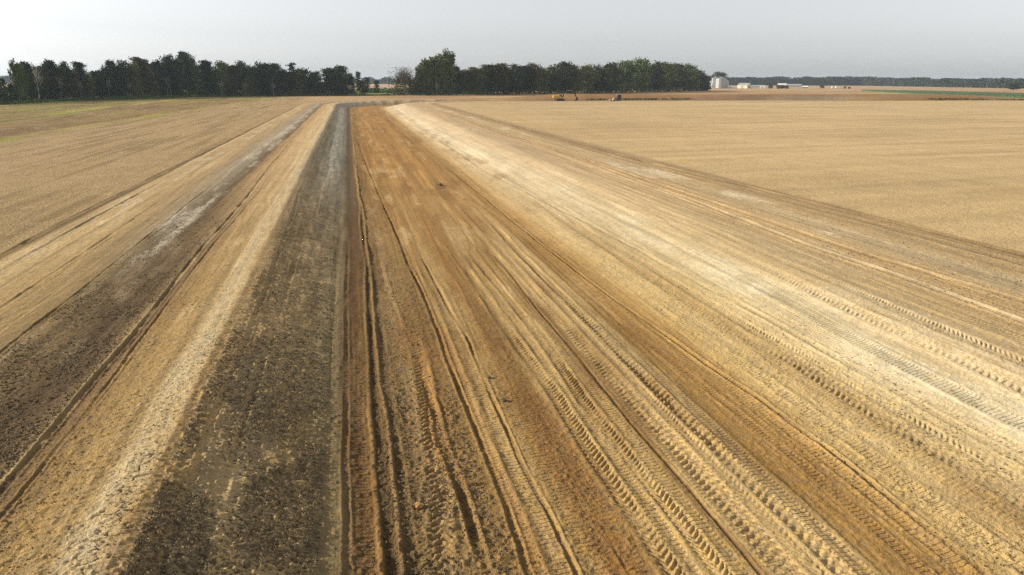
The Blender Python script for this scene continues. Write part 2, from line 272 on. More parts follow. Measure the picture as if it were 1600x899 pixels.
# --------------- tracks, ruts and ridges: (points (s, q), half width, depth(+ digs), edge height, dozer, lug, tint)
TR = [
 ([(400,.9),(85,.54),(57.7,.51),(44.5,.46),(31.2,.24),(25,.2),(16.8,.23),(9,.23)], .09, -.13, 0, 0,0, .50),  # ridge crest: sunlit highlight painted in by the tint, along with pale dry crumbs
 ([(400,.9),(112,.3),(72,.78),(53,.82),(44,.80),(35.5,.68),(29,.63),(25.7,.71),(19.6,.76),(9,.78)], .07,-.14, 0, 0,0, .60),  # second ridge crest, its bright tint also painting the sun's highlight over dry crumbs
 ([(90,.45),(53,.63),(44.4,.62),(31,.45),(25,.45),(17,.48),(9,.5)], .13, .07, 0, 0,0, -.12),
 ([(60,1.05),(44,1.05),(35,.95),(29,.93),(19.6,1.02),(9,1.05)], .14, .07, 0, 0,0, -.12),
 ([(57.5,1.5),(44.3,1.75),(39.6,1.95),(36.2,2.12)], .12, -.05, 0, 0,0, .30),
 ([(36.7,2.41),(31.6,2.44),(25.9,2.34),(22.9,2.2),(20.2,2.1),(18.4,1.86),(16.5,1.72),(9,1.6)], .27, .03, .05, 0,.085, .30),
 ([(30,2.45),(23.7,2.51),(21.9,2.60),(19.6,2.70),(16.8,2.74)], .15, .22, .10, 0,0, -.12),
 ([(200,1.2),(145,1.54),(90.8,2.44),(67,3.04),(52.7,3.27),(43.9,3.52),(34.9,3.68),(28.7,3.68),(25,3.7),(19.7,3.80),(9,3.76)], .10, .15, .06, 0,0, -.22),
 ([(60,3.4),(44,3.72),(35,3.88),(28.7,3.88),(25,3.9),(19.7,4.0),(9,3.96)], .17, .03, .02, .012,0, .10),
 ([(52.6,3.9),(43.7,4.45),(33.8,4.57),(26.8,4.51),(21.5,4.49),(18.8,4.67),(9,4.75)], .26, .03, .04, .016,0, .12),
 ([(60,4.2),(43.7,4.62),(33.8,4.86),(26.8,4.84),(21.5,4.82),(18.8,4.98),(9,5.0)], .08, .08, .03, 0,0, -.25),
 ([(56.8,4.9),(43.5,5.5),(33,5.42),(26,5.44),(18,5.56),(9,5.55)], .22, .02, .02, .014,0, .14),
 ([(56.5,6.79),(43.2,7.0),(35.7,7.1),(29,7.25),(21,7.17),(9,7.26)], .26, .05, .05, 0,.06, .10),
 ([(56,7.3),(43,7.55),(33,7.75),(26,7.72),(9,7.8)], .20, .02, .02, .016,0, .06),
 ([(56.3,7.73),(43,8.15),(33,8.33),(25.9,8.24),(19.5,8.32),(9,8.5)], .24, .05, .04, 0,.075, .10),
 ([(56,8.6),(43,8.75),(33,8.8),(25,8.85),(9,8.9)], .22, .0, .02, .018,0, .02),
 ([(52.6,9.5),(36.4,9.25),(29.8,9.38),(23.7,9.38),(18.4,9.5),(9,9.45)], .07, .07, .03, 0,0, -.22),
 ([(52.5,9.8),(36,10.1),(29,10.14),(22,10.18),(9,10.25)], .33, .02, .03, 0,.045, .08),
 ([(60,10.6),(42,10.75),(30,10.78),(22,10.82),(9,10.85)], .22, .02, .02, .018,.02, .04),
 ([(70,11.5),(54,11.29),(42,11.3),(30,11.3),(22,11.4),(9,11.36)], .24, .06, .05, 0,.085, .06),
 ([(70,11.9),(40,11.95),(30,11.9),(22,11.95),(9,11.98)], .26, .0, .02, .02,0, .05),
 ([(42,12.8),(35,12.91),(29.5,13.2),(24,13.5),(20,13.58),(9,13.4)], .16, .02, .02, .018,0, .14),
 ([(42,14.0),(35,14.06),(29,14.3),(23.7,14.5),(9,14.44)], .17, .02, .02, .018,0, .12),
 ([(119,12.6),(78,13.4),(53,13.5),(39,14.0),(29.6,14.5),(24.9,14.9),(20,15.0),(9,14.8)], .10, .09, .07, 0,0, -.20),
 ([(42,15.4),(30,15.7),(25.9,15.8),(13,15.78),(9,15.8)], .20, .02, .03, .014,0, .05),
 ([(78,17.6),(57,17.1),(46,17.17),(31,17.2),(27,17.6),(22,17.5),(9,17.9)], .30, .03, .03, 0,.045, .02),
 ([(78,18.2),(57,17.7),(46,17.8),(31,17.9),(27,18.2),(22,18.1),(9,18.5)], .25, .02, .02, 0,.03, .0),
 ([(228,17),(98,17),(62,18.2),(42,18.8),(32,19.05),(9,19.2)], .15, .05, .03, .0,0, -.10),
 ([(90,20.2),(60,20.8),(47,21),(35,20.9),(26,20.6),(9,20.9)], .30, .02, .02, .016,0, .03),
 ([(80,22.8),(50,22.9),(30,22.4),(9,22.5)], .35, .03, .03, 0,.03, .04),
 ([(80,24.2),(50,24.4),(30,24.0),(9,24.2)], .35, .03, .03, 0,.03, .02),
 ([(80,25.8),(50,26.2),(30,26.0),(9,26.2)], .3, .03, .03, .014,0, .02),
 ([(300,30),(140,28.9),(102,29.6),(75,28.87),(60,28.8),(44,28),(35,28.2),(9,27.8)], .25, .09, .10, 0,0, -.15),
 ([(300,31),(183,30.1),(98,30.0),(67,30.0),(50,29.9),(39,29.9),(29,30.6),(9,31)], .30, .10, .06, 0,.02, -.14),
 ([(340,40),(169,36.2),(124,36.8),(93,36.6),(70.5,38.1),(56,38.5),(46,39.2),(9,39.2)], .40, .16, .10, 0,0, -.22),
 ([(340,37),(169,34.4),(124,35),(93,35),(70.5,36.4),(56,36.8),(46,37.3),(9,37.5)], .5, .05, .05, 0,.02, -.10),
 ([(340,-20),(165,-20.1),(120,-20.3),(86,-20.8),(61,-20.8),(49,-20.5),(9,-20.4)], .14, .08, .04, 0,0, -.25),
 ([(220,-10.6),(97,-9.6),(67,-9.2),(49.5,-9.4),(39.6,-9.2),(24.6,-9.04),(9,-8.85)], .11, .09, .05, 0,0, -.14),
 ([(90,-8.7),(67,-8.5),(49.5,-8.75),(39.6,-8.6),(24.6,-8.5),(9,-8.4)], .07, .07, .04, 0,0, -.15),
 ([(90,-13.6),(60,-13.4),(40,-13.3),(20,-13.2)], .08, .06, .05, 0,0, -.15),
 ([(90,-16.2),(60,-16.0),(40,-15.8),(20,-15.7)], .12, .05, .04, .01,0, -.08),
 ([(90,-18.9),(60,-18.9),(40,-18.7),(20,-18.5)], .14, .06, .04, .01,0, -.10),
 ([(60,-.6),(44,-.62),(29,-.62),(9,-.6)], .10, .04, .03, .010,0, .10),
 ([(60,-.1),(44,-.1),(29,-.12),(9,-.1)], .16, .01, .01, .016,0, .04),
 ([(60,-3.6),(44,-3.7),(29,-3.8),(9,-3.8)], .12, .05, .03, 0,0, .04),
 ([(90,-4.9),(44,-4.7),(29,-4.6),(9,-4.5)], .10, .04, .03, 0,0, .06),
]
rr = random.Random(3); NT0 = len(TR)
for (a, b, n) in [(-19.5,-6.8,20),(-5,-1,8),(1.2,7,10),(5.5,15,22),(15,24,12),(24,38.5,20)]:
    for i in range(n):
        q0 = rr.uniform(a, b); dq = rr.uniform(-.4, .4); k = rr.random(); w0 = rr.uniform(.05, .10) if k < .5 else rr.uniform(.18, .28)
        s0 = rr.uniform(9, 14); s1 = rr.uniform(60, 320)
        pts = [(s_, q0 + dq*math.sin(s_*.02+i) + .12*math.sin(s_*.11+i*2)) for s_ in np.geomspace(9, s1, 12)]
        TR.append((pts, w0, rr.uniform(.003, .018), rr.uniform(.002, .011), rr.uniform(.005, .013) if w0 > .15 else 0, 0, rr.uniform(-.09, .09)))
for (a, b, n) in ((.8, 14.4, 46), (-5, -1.4, 14), (-19, -6.5, 18), (15, 24, 12), (24, 38, 26)):
    for i in range(n):
        q0 = rr.uniform(a, b); s0 = rr.choice([9, 9, 30, 60, 90]); s1 = s0+rr.uniform(90, 330); dq = rr.uniform(-.5, .5)
        TR.append(([(s_, q0+dq*math.sin(s_*.012+i)+.15*math.sin(s_*.05+2*i)) for s_ in np.linspace(s0, s1, 14)], rr.uniform(.06, .2), rr.uniform(-.01, .02), .008, 0, 0, rr.uniform(-.24, .20)))
for i in range(34):
    a_ = rr.choice([-17,-14,-7.5,-3,3,6,9,12,17,20,24,28,33,37]); b_ = a_+rr.choice([-1,1])*rr.uniform(1.2, 4.5); s0 = rr.uniform(9, 60); s1 = s0*rr.uniform(1.5, 3)
    pts = [(s_, a_+(b_-a_)*(1-math.cos(math.pi*t_))/2) for t_, s_ in [(k/12, s0+(s1-s0)*k/12) for k in range(13)]]
    for off in (0, rr.uniform(1.5, 1.9)):
        TR.append(([(p[0], p[1]+off) for p in pts], .2, .012, .008, .010, 0, rr.uniform(-.03, .10)))
Qn, Sn, Cn = Q[sl], S[sl], COL[sl]; Zt = np.zeros_like(Qn); DZ = np.zeros_like(Qn, dtype=np.float32); LG = 0
srow = Yr[:NEAR]
for ti, (pts, hw, dep, edge, dz, lg, tint) in enumerate(TR):
    pts = sorted(pts); ps = [p[0] for p in pts]; pq = [p[1] for p in pts]
    qc = np.interp(srow, ps, pq) + (vn(srow*.5, srow*0+ti, 77)-.5)*.05 + (vn(srow*2.3, srow*0+ti, 78)-.5)*.03 + (vn(srow*.12, srow*0+ti, 82)-.5)*.16
    on_s = (srow > 8.9)*(1-sst(srow, ps[-1]*.8, ps[-1]))*(srow < 347)
    if ps[0] > 9.5: on_s = on_s*sst(srow, ps[0]-.8, ps[0]+1.6)
    if ti >= NT0: on_s = on_s*sst(vn(srow*.05, srow*0+ti, 83), .25, .5)
    rows = np.where(on_s > 0)[0]
    for r0 in range(0, len(rows), 64):
        rw = rows[r0:r0+64]
        if not len(rw): continue
        lo_q = qc[rw].min()-hw*3; hi_q = qc[rw].max()+hw*3
        wmin = wd[rw]
        c0 = np.searchsorted(T, min(lo_q/wmin.min(), lo_q/wmin.max())); c1 = np.searchsorted(T, max(hi_q/wmin.min(), hi_q/wmin.max()))
        c0 = max(c0-1, 0); c1 = min(c1+1, NC)
        if c1 <= c0: continue
        R_ = slice(rw[0], rw[-1]+1); K_ = slice(c0, c1)
        d = Qn[R_, K_]-qc[R_][:, None]; o_ = on_s[R_][:, None]
        cl = cell[R_]
        hwe = np.maximum(hw, cl*.6); am = np.minimum(1, hw/hwe)
        mod = .35+1.3*vn(Sn[R_, K_]*.45, d*0+ti, 79)*(.6+.8*vn(Sn[R_, K_]*2.5, d*2+ti, 85))
        core = np.exp(-(d/hwe)**4)
        Zt[R_, K_] += .52*o_*am*mod*(-dep*core + edge*np.exp(-((np.abs(d)-hwe*1.35)/(.4*hwe))**2))
        box = (1-sst(np.abs(d), hwe*.82, hwe*1.0))*o_
        fd = np.clip(1-(srow[R_][:, None]-34)/26, 0, 1)
        if dz: DZ[R_, K_] = np.maximum(DZ[R_, K_]*(1-box), box*dz*fd)
        if lg:
            Pd = (.27, .33, .24, .37)[ti % 4]; sk = (.75, .5, 1.0, .35)[ti % 4]
            ph = (Sn[R_, K_] + np.abs(d)*sk*(1 if ti % 2 else -1) + .05*np.sign(d)+ .10*(vn(Sn[R_, K_]*1.5, d*3, 80)-.5))/Pd
            wv = np.clip(1.9*np.sin(2*np.pi*ph), -1, 1)*(.35+1.1*vn(ph*.5, d*6+ti, 84))
            side = .35+.65*sst(np.abs(d), .02, .1)
            ok = np.clip((Pd/np.maximum(cl, np.gradient(Yr)[R_][:, None])-2.2)/2, 0, 1)
            Zt[R_, K_] += box*lg*wv*side*mod*.55*ok
            DZ[R_, K_] *= (1-box)
        fr_ = np.clip((hw*2/cl), 0, 1)
        Cn[R_, K_] *= (1 + tint*core*o_*am*(.5+.8*vn(Sn[R_, K_]*.2, d*0+ti, 81)))[..., None]
COL[sl] = Cn
Z[sl] += Zt
# clods: rougher where graded earth is loose
RG = np.interp(Q, [-40,-21,-20,-14,-12.5,-10,-9,-6.6,-6.2,-5.5,-5,-1.6,-1.1,-.8,.3,1,3.4,3.9,6,7,12,15,16,20,27,31,38,40,41], [.55,.55,.5,.3,.55,.6,.4,.45,.4,.45,1,.9,.45,.4,.8,1,.8,.35,.45,.3,.25,.35,.5,.2,.3,.38,.4,.3,.3])
RG = (RG*(.55+.9*fbm(Q*.8, S*.3, 91, 2))).astype(np.float32)
nb = (vn(Q*2.2, S*2.2, 92)-.5)*.05*fade(.45)
n1 = np.maximum(vn(Q*7.5, S*7.5, 93)-.52, 0)*.16*fade(.13)*(Y < 60)
n2 = np.maximum(vn(Q*14, S*14, 94)-.5, 0)*.10*fade(.07)*(Y < 40)
Z = Z + RG*(nb+n1+n2)
Z += (fbm(X*.02, Y*.02, 95, 2)-.5)*.12*sst(np.abs(Y), 20, 60)*(Y < 500)
# dried cracks on the near left shoulder (crosswise)
ck = np.exp(-((Q+5.75)/.5)**4)*(Y < 34)
cv = np.abs(fbm(Q*1.6+S*.5, S*3.2, 96, 3)-.5)
crk = ck*(1-sst(cv, .0, .022))*sst(vn(Q*.9, S*.7, 97), .3, .6)
Z -= crk*.05
COL *= (1-.55*crk)[..., None]
COL = np.clip(COL, .004, .85)
# attributes
idx = np.arange(NR*NC, dtype=np.int32).reshape(NR, NC)
faces = np.stack([idx[:-1, :-1], idx[:-1, 1:], idx[1:, 1:], idx[1:, :-1]], -1).reshape(-1, 4)
V = np.stack([X, Y, Z], -1).reshape(-1, 3)
def build_ground(m):
    o = np_mesh('ground', V, faces, m, smooth=True)
    me = o.data
    a = me.attributes.new('soil', 'FLOAT_COLOR', 'POINT')
    a.data.foreach_set('color', np.concatenate([COL.reshape(-1, 3), np.ones((NR*NC, 1), np.float32)], 1).astype(np.float32).ravel())
    full = np.zeros((NR, NC), np.float32); full[sl] = DZ
    for nm, arr in (('dozer', full), ('loose', RG), ('qq', Q), ('ss', S), ('stubble', lf + .35*fr)):
        b = me.attributes.new(nm, 'FLOAT', 'POINT'); b.data.foreach_set('value', np.asarray(arr, np.float32).ravel())
    tag(o, kind='structure')
    return o
def ground_mat():
    m = bpy.data.materials.new('graded_earth'); m.use_nodes = True; nt = m.node_tree; L = nt.links.new
    b = nt.nodes['Principled BSDF']; b.inputs['Roughness'].default_value = .95; b.inputs['Specular IOR Level'].default_value = .12
    def A(n, out='Fac'):
        a = nt.nodes.new('ShaderNodeAttribute'); a.attribute_name = n; return a.outputs[out]
    def M(op, a, b_=None, c=None):
        n = nt.nodes.new('ShaderNodeMath'); n.operation = op
        for i, v in enumerate((a, b_, c)):
            if v is None: continue
            if isinstance(v, (int, float)): n.inputs[i].default_value = v
            else: L(v, n.inputs[i])
        return n.outputs[0]
    def N(vec, scale, detail=2, rough=.5, out=0):
        n = nt.nodes.new('ShaderNodeTexNoise'); n.inputs['Scale'].default_value = scale; n.inputs['Detail'].default_value = detail; n.inputs['Roughness'].default_value = rough
        L(vec, n.inputs['Vector']); return n.outputs[out]
    def MR(v, a, b_, c, d):
        n = nt.nodes.new('ShaderNodeMapRange'); L(v, n.inputs[0])
        for i, k in enumerate((a, b_, c, d)): n.inputs[i+1].default_value = k
        return n.outputs[0]
    geo = nt.nodes.new('ShaderNodeNewGeometry'); P = geo.outputs['Position']
    qs = nt.nodes.new('ShaderNodeCombineXYZ'); q = A('qq'); s = A('ss')
    L(M('MULTIPLY', q, 6.0), qs.inputs[0]); L(M('MULTIPLY', s, .22), qs.inputs[1])
    streak = N(qs.outputs[0], 1.0, 4, .6)
    fine = N(P, 11.0, 4, .65); mid = N(P, 2.3, 3, .6); big = N(P, .35, 3, .6)
    loose = A('loose'); stub = A('stubble'); dzr = A('dozer')
    # colour
    k = MR(streak, .3, .7, .93, 1.07)
    k = M('MULTIPLY', k, MR(mid, .3, .7, .88, 1.12)); k = M('MULTIPLY', k, MR(big, .3, .7, .93, 1.07))
    fa = M('ADD', .16, M('MULTIPLY', loose, .40)); fa = M('ADD', fa, M('MULTIPLY', stub, .30))
    fk = M('ADD', 1.0, M('MULTIPLY', M('MULTIPLY', M('SUBTRACT', fine, .5), 3.2), fa)); k = M('MULTIPLY', k, M('MAXIMUM', fk, .3))
    # straw flecks in stubble
    fl = N(P, 5.0, 2, .7); flk = M('MULTIPLY', MR(fl, .58, .68, 0, .55), stub); k = M('MULTIPLY', k, M('ADD', 1, flk))
    dk = M('MULTIPLY', MR(N(P, 3.6, 3, .7), .56, .68, 0, .35), stub); k = M('MULTIPLY', k, M('SUBTRACT', 1, dk))
    vs = nt.nodes.new('ShaderNodeVectorMath'); vs.operation = 'SCALE'; L(A('soil', 'Color'), vs.inputs[0]); L(k, vs.inputs['Scale'])
    hsv = nt.nodes.new('ShaderNodeHueSaturation'); L(vs.outputs[0], hsv.inputs['Color']); L(MR(mid, .3, .7, .94, 1.08), hsv.inputs['Saturation'])
    L(hsv.outputs[0], b.inputs['Base Color'])
    # relief
    h = M('MULTIPLY', M('SUBTRACT', fine, .5), M('ADD', .012, M('MULTIPLY', loose, .075)))
    vo = nt.nodes.new('ShaderNodeTexVoronoi'); vo.inputs['Scale'].default_value = 16; L(P, vo.inputs['Vector'])
    cl = M('MULTIPLY', M('MAXIMUM', M('SUBTRACT', .42, vo.outputs['Distance']), 0), M('MULTIPLY', loose, .05)); h = M('ADD', h, cl)
    h = M('ADD', h, M('MULTIPLY', M('MULTIPLY', M('SUBTRACT', fl, .5), stub), .16))
    h = M('ADD', h, M('MULTIPLY', M('SUBTRACT', mid, .5), .05))
    h = M('ADD', h, M('MULTIPLY', M('SUBTRACT', streak, .5), .02))
    ph = M('MULTIPLY', s, 2*math.pi/.19); ph = M('ADD', ph, M('MULTIPLY', N(P, 1.3, 1), 2.0))
    ww = M('MULTIPLY', M('MAXIMUM', M('MINIMUM', M('MULTIPLY', M('SINE', ph), 1.8), 1), -1), M('MULTIPLY', dzr, 1.7)); ww = M('MULTIPLY', ww, MR(N(P, .9, 2), .35, .6, .35, 1.0)); h = M('ADD', h, ww)
    bp = nt.nodes.new('ShaderNodeBump'); bp.inputs['Strength'].default_value = 1; bp.inputs['Distance'].default_value = 1; L(h, bp.inputs['Height'])
    L(bp.outputs[0], b.inputs['Normal'])
    return m
GM = ground_mat()
ground = build_ground(GM)
def ground_z(x, y):
    i = int(np.clip(np.searchsorted(Yr, y), 1, NR-1)); 
    if abs(Yr[i-1]-y) < abs(Yr[i]-y): i -= 1
    j = int(np.clip(np.searchsorted(T, x/wd[i]), 0, NC-1)); return float(Z[i, j])
# ================================================================ LOOSE CLODS (uncountable litter of earth lumps)
def scatter_clods(name, zones, label, m, seed):
    r = np.random.RandomState(seed); vv = []; ff = []; base = 0
    octv = np.array([(1,0,0),(-1,0,0),(0,1,0),(0,-1,0),(0,0,1),(0,0,-.6)], np.float32)
    octf = np.array([(0,2,4),(2,1,4),(1,3,4),(3,0,4),(2,0,5),(1,2,5),(3,1,5),(0,3,5)])
    for (q0, q1, s0, s1, n, smin, smax) in zones:
        u = r.rand(n); s = 1/(1/s1 + (1/s0-1/s1)*u); q = q0 + (q1-q0)*r.rand(n)
        keep = vn(q*1.1, s*.45, seed) + .35*r.rand(n) > .55
        s, q = s[keep], q[keep]; n = len(s)
        i = np.clip(np.searchsorted(Yr, s), 0, NR-1); wdi = wd[i]; j = np.clip(np.searchsorted(T, q/wdi), 0, NC-1)
        z = Z[i, j]
        size = smin*(smax/smin)**(r.rand(n)**2.6)
        sc = size[:, None]*(.6+.7*r.rand(n, 3)); 
        a = r.rand(n)*6.28; ca, sa = np.cos(a), np.sin(a)
        pv = octv[None]*(.75+.5*r.rand(n, 6, 1))*sc[:, None]
        xx = pv[..., 0]*ca[:, None]-pv[..., 1]*sa[:, None]; yy = pv[..., 0]*sa[:, None]+pv[..., 1]*ca[:, None]
        vv.append(np.stack([xx+q[:, None], yy+s[:, None], pv[..., 2]*.75+z[:, None]+sc[:, 2:3]*.25], -1).reshape(-1, 3))
        ff.append((octf[None]+(base+np.arange(n)*6)[:, None, None]).reshape(-1, 3)); base += n*6
    o = np_mesh(name, np.concatenate(vv), np.concatenate(ff), m)
    tag(o, label, 'soil clods', kind='stuff'); return o
M_clod_d = mat('dark_clods', (.17,.13,.08), .95, noise=.45, scale=7, spec=.1)
M_clod_t = mat('tan_clods', (.22,.155,.080), .95, noise=.4, scale=6, spec=.1)
scatter_clods('dark_soil_clods', [(-5.2,-1.3,13,75,70000,.012,.06),(-13.2,-9.3,18,70,26000,.012,.055),(.3,3.4,12,50,22000,.010,.055)], 'small dark earth clods littering the shaded slope and the rutted channel edge', M_clod_d, 5)
scatter_clods('tan_soil_clods', [(-9.5,-5.5,13,50,9000,.010,.035),(1,7,12,45,9000,.010,.04),(4,15,12,40,6000,.009,.03),(14.3,20,11,50,9000,.011,.045),(27,38.5,22,90,5000,.015,.06)], 'small tan earth clods scattered over the levee, channel floor and right bank', M_clod_t, 6)
def boulder(x, y, r, m, label, name='earth_lump'):
    import bmesh
    bm = bmesh.new(); bmesh.ops.create_icosphere(bm, subdivisions=3, radius=r)
    for v in bm.verts:
        n = .75+.45*float(vn(np.array([v.co.x*3/r+5]), np.array([v.co.y*3/r+v.co.z*2/r]), int(x*7) & 63)[0])
        v.co *= n; v.co.z *= .75
    me = bpy.data.meshes.new(name); bm.to_mesh(me); bm.free(); me.materials.append(m)
    o = bpy.data.objects.new(name, me); C.objects.link(o); o.location = (x, y, ground_z(x, y)+r*.3)
    tag(o, label, 'earth lump'); return o
M_orange = mat('orange_clay', (.42,.24,.09), .95, noise=.3, scale=9)
boulder(1.39, 19.7, .13, M_orange, 'orange clay lump beside the coarse tyre print, largest lump in the channel')
boulder(1.0, 21.6, .08, M_clod_d, 'dark earth lump lying in the furrow just beyond the orange clay lump')
boulder(1.62, 17.4, .07, M_clod_t, 'small tan earth lump in the tyre print nearest the camera')
boulder(9.9, 89, .28, M_clod_d, 'dark earth lump alone on the golden channel floor in the middle distance')
boulder(5.05, 29.0, .10, M_clod_d, 'small dark lump on the edge of the fourth rut right of the dark slope')
boulder(5.2, 26.6, .11, M_clod_d, 'dark lump on a broken rut edge, nearer than its twin')
# ================================================================ VEGETATION
M_dark = mat('dark_foliage', (.042,.052,.020), .8, noise=.8, scale=.22, spec=.15, objrand=.42)
M_green = mat('green_foliage', (.095,.120,.030), .8, noise=.4, scale=.35, spec=.15, objrand=.2)
M_olive = mat('olive_foliage', (.095,.085,.032), .8, noise=.4, scale=.35, spec=.15, objrand=.2)
M_grey = mat('grey_twigs', (.16,.14,.11), .9, noise=.3, scale=.8)
M_bark = mat('bark', (.24,.20,.155), .9, noise=.3, scale=1.5)
M_pale = mat('pale_bark', (.38,.34,.28), .9, noise=.3, scale=1.5)
def leaf_quads(cen, size, r, flat=.5):
    """one bent leaf-clump quad per centre"""
    n = len(cen); nrm = r.normal(size=(n, 3)); nrm[:, 2] = nrm[:, 2]*(1-flat)+flat*1.4*np.abs(nrm[:, 2]); nrm /= np.linalg.norm(nrm, axis=1)[:, None]
    a = np.cross(nrm, r.normal(size=(n, 3))); a /= np.linalg.norm(a, axis=1)[:, None]; b = np.cross(nrm, a)
    s = (size*(.6+.8*r.rand(n)))[:, None]; e = .55+.5*r.rand(n, 1)
    v = np.stack([cen-a*s, cen-b*s*e, cen+a*s, cen+b*s*e], 1).reshape(-1, 3)
    return v, np.arange(n*4).reshape(n, 4)
def branches(mb, r, H, r0, top, nb, spread, lo=.3, up_=.35, droop=0):
    pts = [(0,0,0)]; x = y = 0
    for i in range(1, 6):
        x += r.uniform(-.012, .012)*H; y += r.uniform(-.012, .012)*H; pts.append((x, y, H*top*i/5))
    rad = [r0*(1-.16*i) for i in range(6)]; rad[0] *= 1.35
    mb.tube(pts, rad, 7)
    tips = []
    for k in range(nb):
        h = lo+(top-lo)*(k+.5)/nb; z = H*h; i = min(int(h/top*5), 4); px, py, _ = pts[i]
        a = k*2.4+r.uniform(-.4, .4); l = spread*H*(1.1-.5*h)*r.uniform(.6, 1.1)
        e = (px+math.cos(a)*l, py+math.sin(a)*l, z+l*up_*r.uniform(.4, 1.5)-droop*l)
        mid = ((px+e[0])/2, (py+e[1])/2, z+(e[2]-z)*.35)
        mb.tube([(px, py, z), mid, e], [r0*.38, r0*.24, r0*.08], 5); tips.append((mid, e))
    return tips
def make_tree(kind, seed, name):
    r = np.random.RandomState(seed); rnd = random.Random(seed); H = 20.0
    root = empty(name, (0, 0, 0)); tb = MB(); cen = []
    if kind == 'cypress':        # tall, irregular, foliage in flattish pads on side limbs
        tips = branches(tb, rnd, H, .38, .93, 26, .23, lo=.14, up_=.25)
        for mid, e in tips:
            for p, k, w_ in ((mid, 60, 1.6), (e, 110, 2.0)):
                cen.append(np.array(p)+r.normal(size=(k, 3))*(w_, w_, .55))
        for k in range(7):
            c = np.array([rnd.uniform(-2.2, 2.2), rnd.uniform(-2.2, 2.2), H*rnd.uniform(.82, .97)]); cen.append(c+r.normal(size=(90, 3))*(1.3, 1.3, .5))
        cen.append(r.normal(size=(500, 3))*(1.8, 1.8, 4.5)+(0, 0, H*.5)); size, flat, mt = .42, .7, M_dark
    elif kind == 'broadleaf':
        tips = branches(tb, rnd, H, .40, .8, 12, .24, lo=.28, up_=.7)
        for k in range(44):
            a = rnd.uniform(0, 6.28); h = rnd.uniform(.12, .97); rr_ = H*.27*math.sin(math.pi*min(max((h-.02)/1.0, 0), 1))**.5*math.sqrt(rnd.random())*1.1
            c = np.array([math.cos(a)*rr_, math.sin(a)*rr_, H*h*.97]); cen.append(c+r.normal(size=(75, 3))*(1.35, 1.35, .95))
        size, flat, mt = .44, .5, M_dark
    elif kind == 'cottonwood':   # lit, gappy, vertical clumps
        tips = branches(tb, rnd, H, .42, .9, 14, .2, lo=.3, up_=1.3)
        for mid, e in tips:
            for p in (mid, e):
                for j in range(2): cen.append(np.array(p)+np.array([rnd.uniform(-1, 1), rnd.uniform(-1, 1), rnd.uniform(-.5, 1.5)])+r.normal(size=(50, 3))*(.8, .8, .9))
        for k in range(12):
            a = rnd.uniform(0, 6.28); c = np.array([math.cos(a)*3.2*rnd.random(), math.sin(a)*3.2*rnd.random(), H*rnd.uniform(.1, .5)]); cen.append(c+r.normal(size=(70, 3))*(1.4, 1.4, 1.2))
        size, flat, mt = .45, .4, M_green
    elif kind == 'conifer':      # thin, open, layered
        tips = branches(tb, rnd, H, .26, .98, 20, .17, lo=.18, up_=-.05)
        for i, (mid, e) in enumerate(tips):
            cen.append(np.array(e)+r.normal(size=(45, 3))*(1.0, 1.0, .35)); cen.append(np.array(mid)+r.normal(size=(40, 3))*(.9, .9, .4))
        cen.append(np.stack([r.normal(size=90)*.4, r.normal(size=90)*.4, H*(.85+.14*r.rand(90))], 1)); size, flat, mt = .40, .6, M_dark
    elif kind == 'bare':         # twiggy half-bare dome
        tips = branches(tb, rnd, H, .4, .6, 16, .3, lo=.12, up_=1.0)
        for k in range(420):
            a = rnd.uniform(0, 6.28); u = rnd.uniform(.05, 1); R_ = H*.5
            d = Vector((math.cos(a)*math.sqrt(1-u*u)*.85, math.sin(a)*math.sqrt(1-u*u)*.85, u*1.15)); p0 = Vector((0, 0, H*.28))+d*R_*.3; p1 = Vector((0, 0, H*.28))+d*R_*rnd.uniform(.85, 1.12)*.62*2*.6
            tb.tube([p0, (p0+p1)/2+Vector((rnd.uniform(-.4, .4), rnd.uniform(-.4, .4), .2)), p1], [.09, .06, .03], 3, False)
        cen.append(r.normal(size=(1500, 3))*(4.0, 4.0, 3.6)+(0, 0, H*.34)); size, flat, mt = .28, .4, M_olive
    elif kind == 'dead':         # pale leafless trunk with raised limbs
        tips = branches(tb, rnd, H, .34, .72, 13, .24, lo=.38, up_=1.0)
        for mid, e in tips:
            for j in range(4):
                tb.tube([mid, (Vector(mid)+Vector(e))/2+Vector((rnd.uniform(-1, 1), rnd.uniform(-1, 1), rnd.uniform(0, 1.2))), Vector(e)+Vector((rnd.uniform(-2, 2), rnd.uniform(-2, 2), rnd.uniform(0, 2)))], [.12, .09, .05], 4, False)
        size = None
    tb.build('trunk', {'dead': M_pale, 'bare': M_grey, 'cypress': M_bark}.get(kind, M_bark), root, True)
    if cen:
        cc = np.concatenate([np.clip(c_, c_.mean(0)-2.0*c_.std(0), c_.mean(0)+2.0*c_.std(0))+r.normal(size=c_.shape)*.12 for c_ in cen]); cc[:, 2] = np.abs(cc[:, 2]-.3)+.3
        v, f_ = leaf_quads(cc, np.full(len(cc), size), r, flat)
        np_mesh('crown', v, f_, mt, root)
    return root
PROTO = {}
for k, n in (('cypress', 4), ('broadleaf', 4), ('cottonwood', 2), ('conifer', 2), ('bare', 1), ('dead', 2)):
    PROTO[k] = [[make_tree(k, 100+17*i+len(k), {'cypress': 'cypress_tree', 'broadleaf': 'broadleaf_tree', 'cottonwood': 'cottonwood_tree', 'conifer': 'conifer_tree', 'bare': 'half_bare_tree', 'dead': 'dead_tree'}[k]), False] for i in range(n)]
def copy_tree(o):
    c = o.copy(); C.objects.link(c)
    for ch in o.children:
        d = ch.copy(); C.objects.link(d); d.parent = c
    return c
cnt = {}
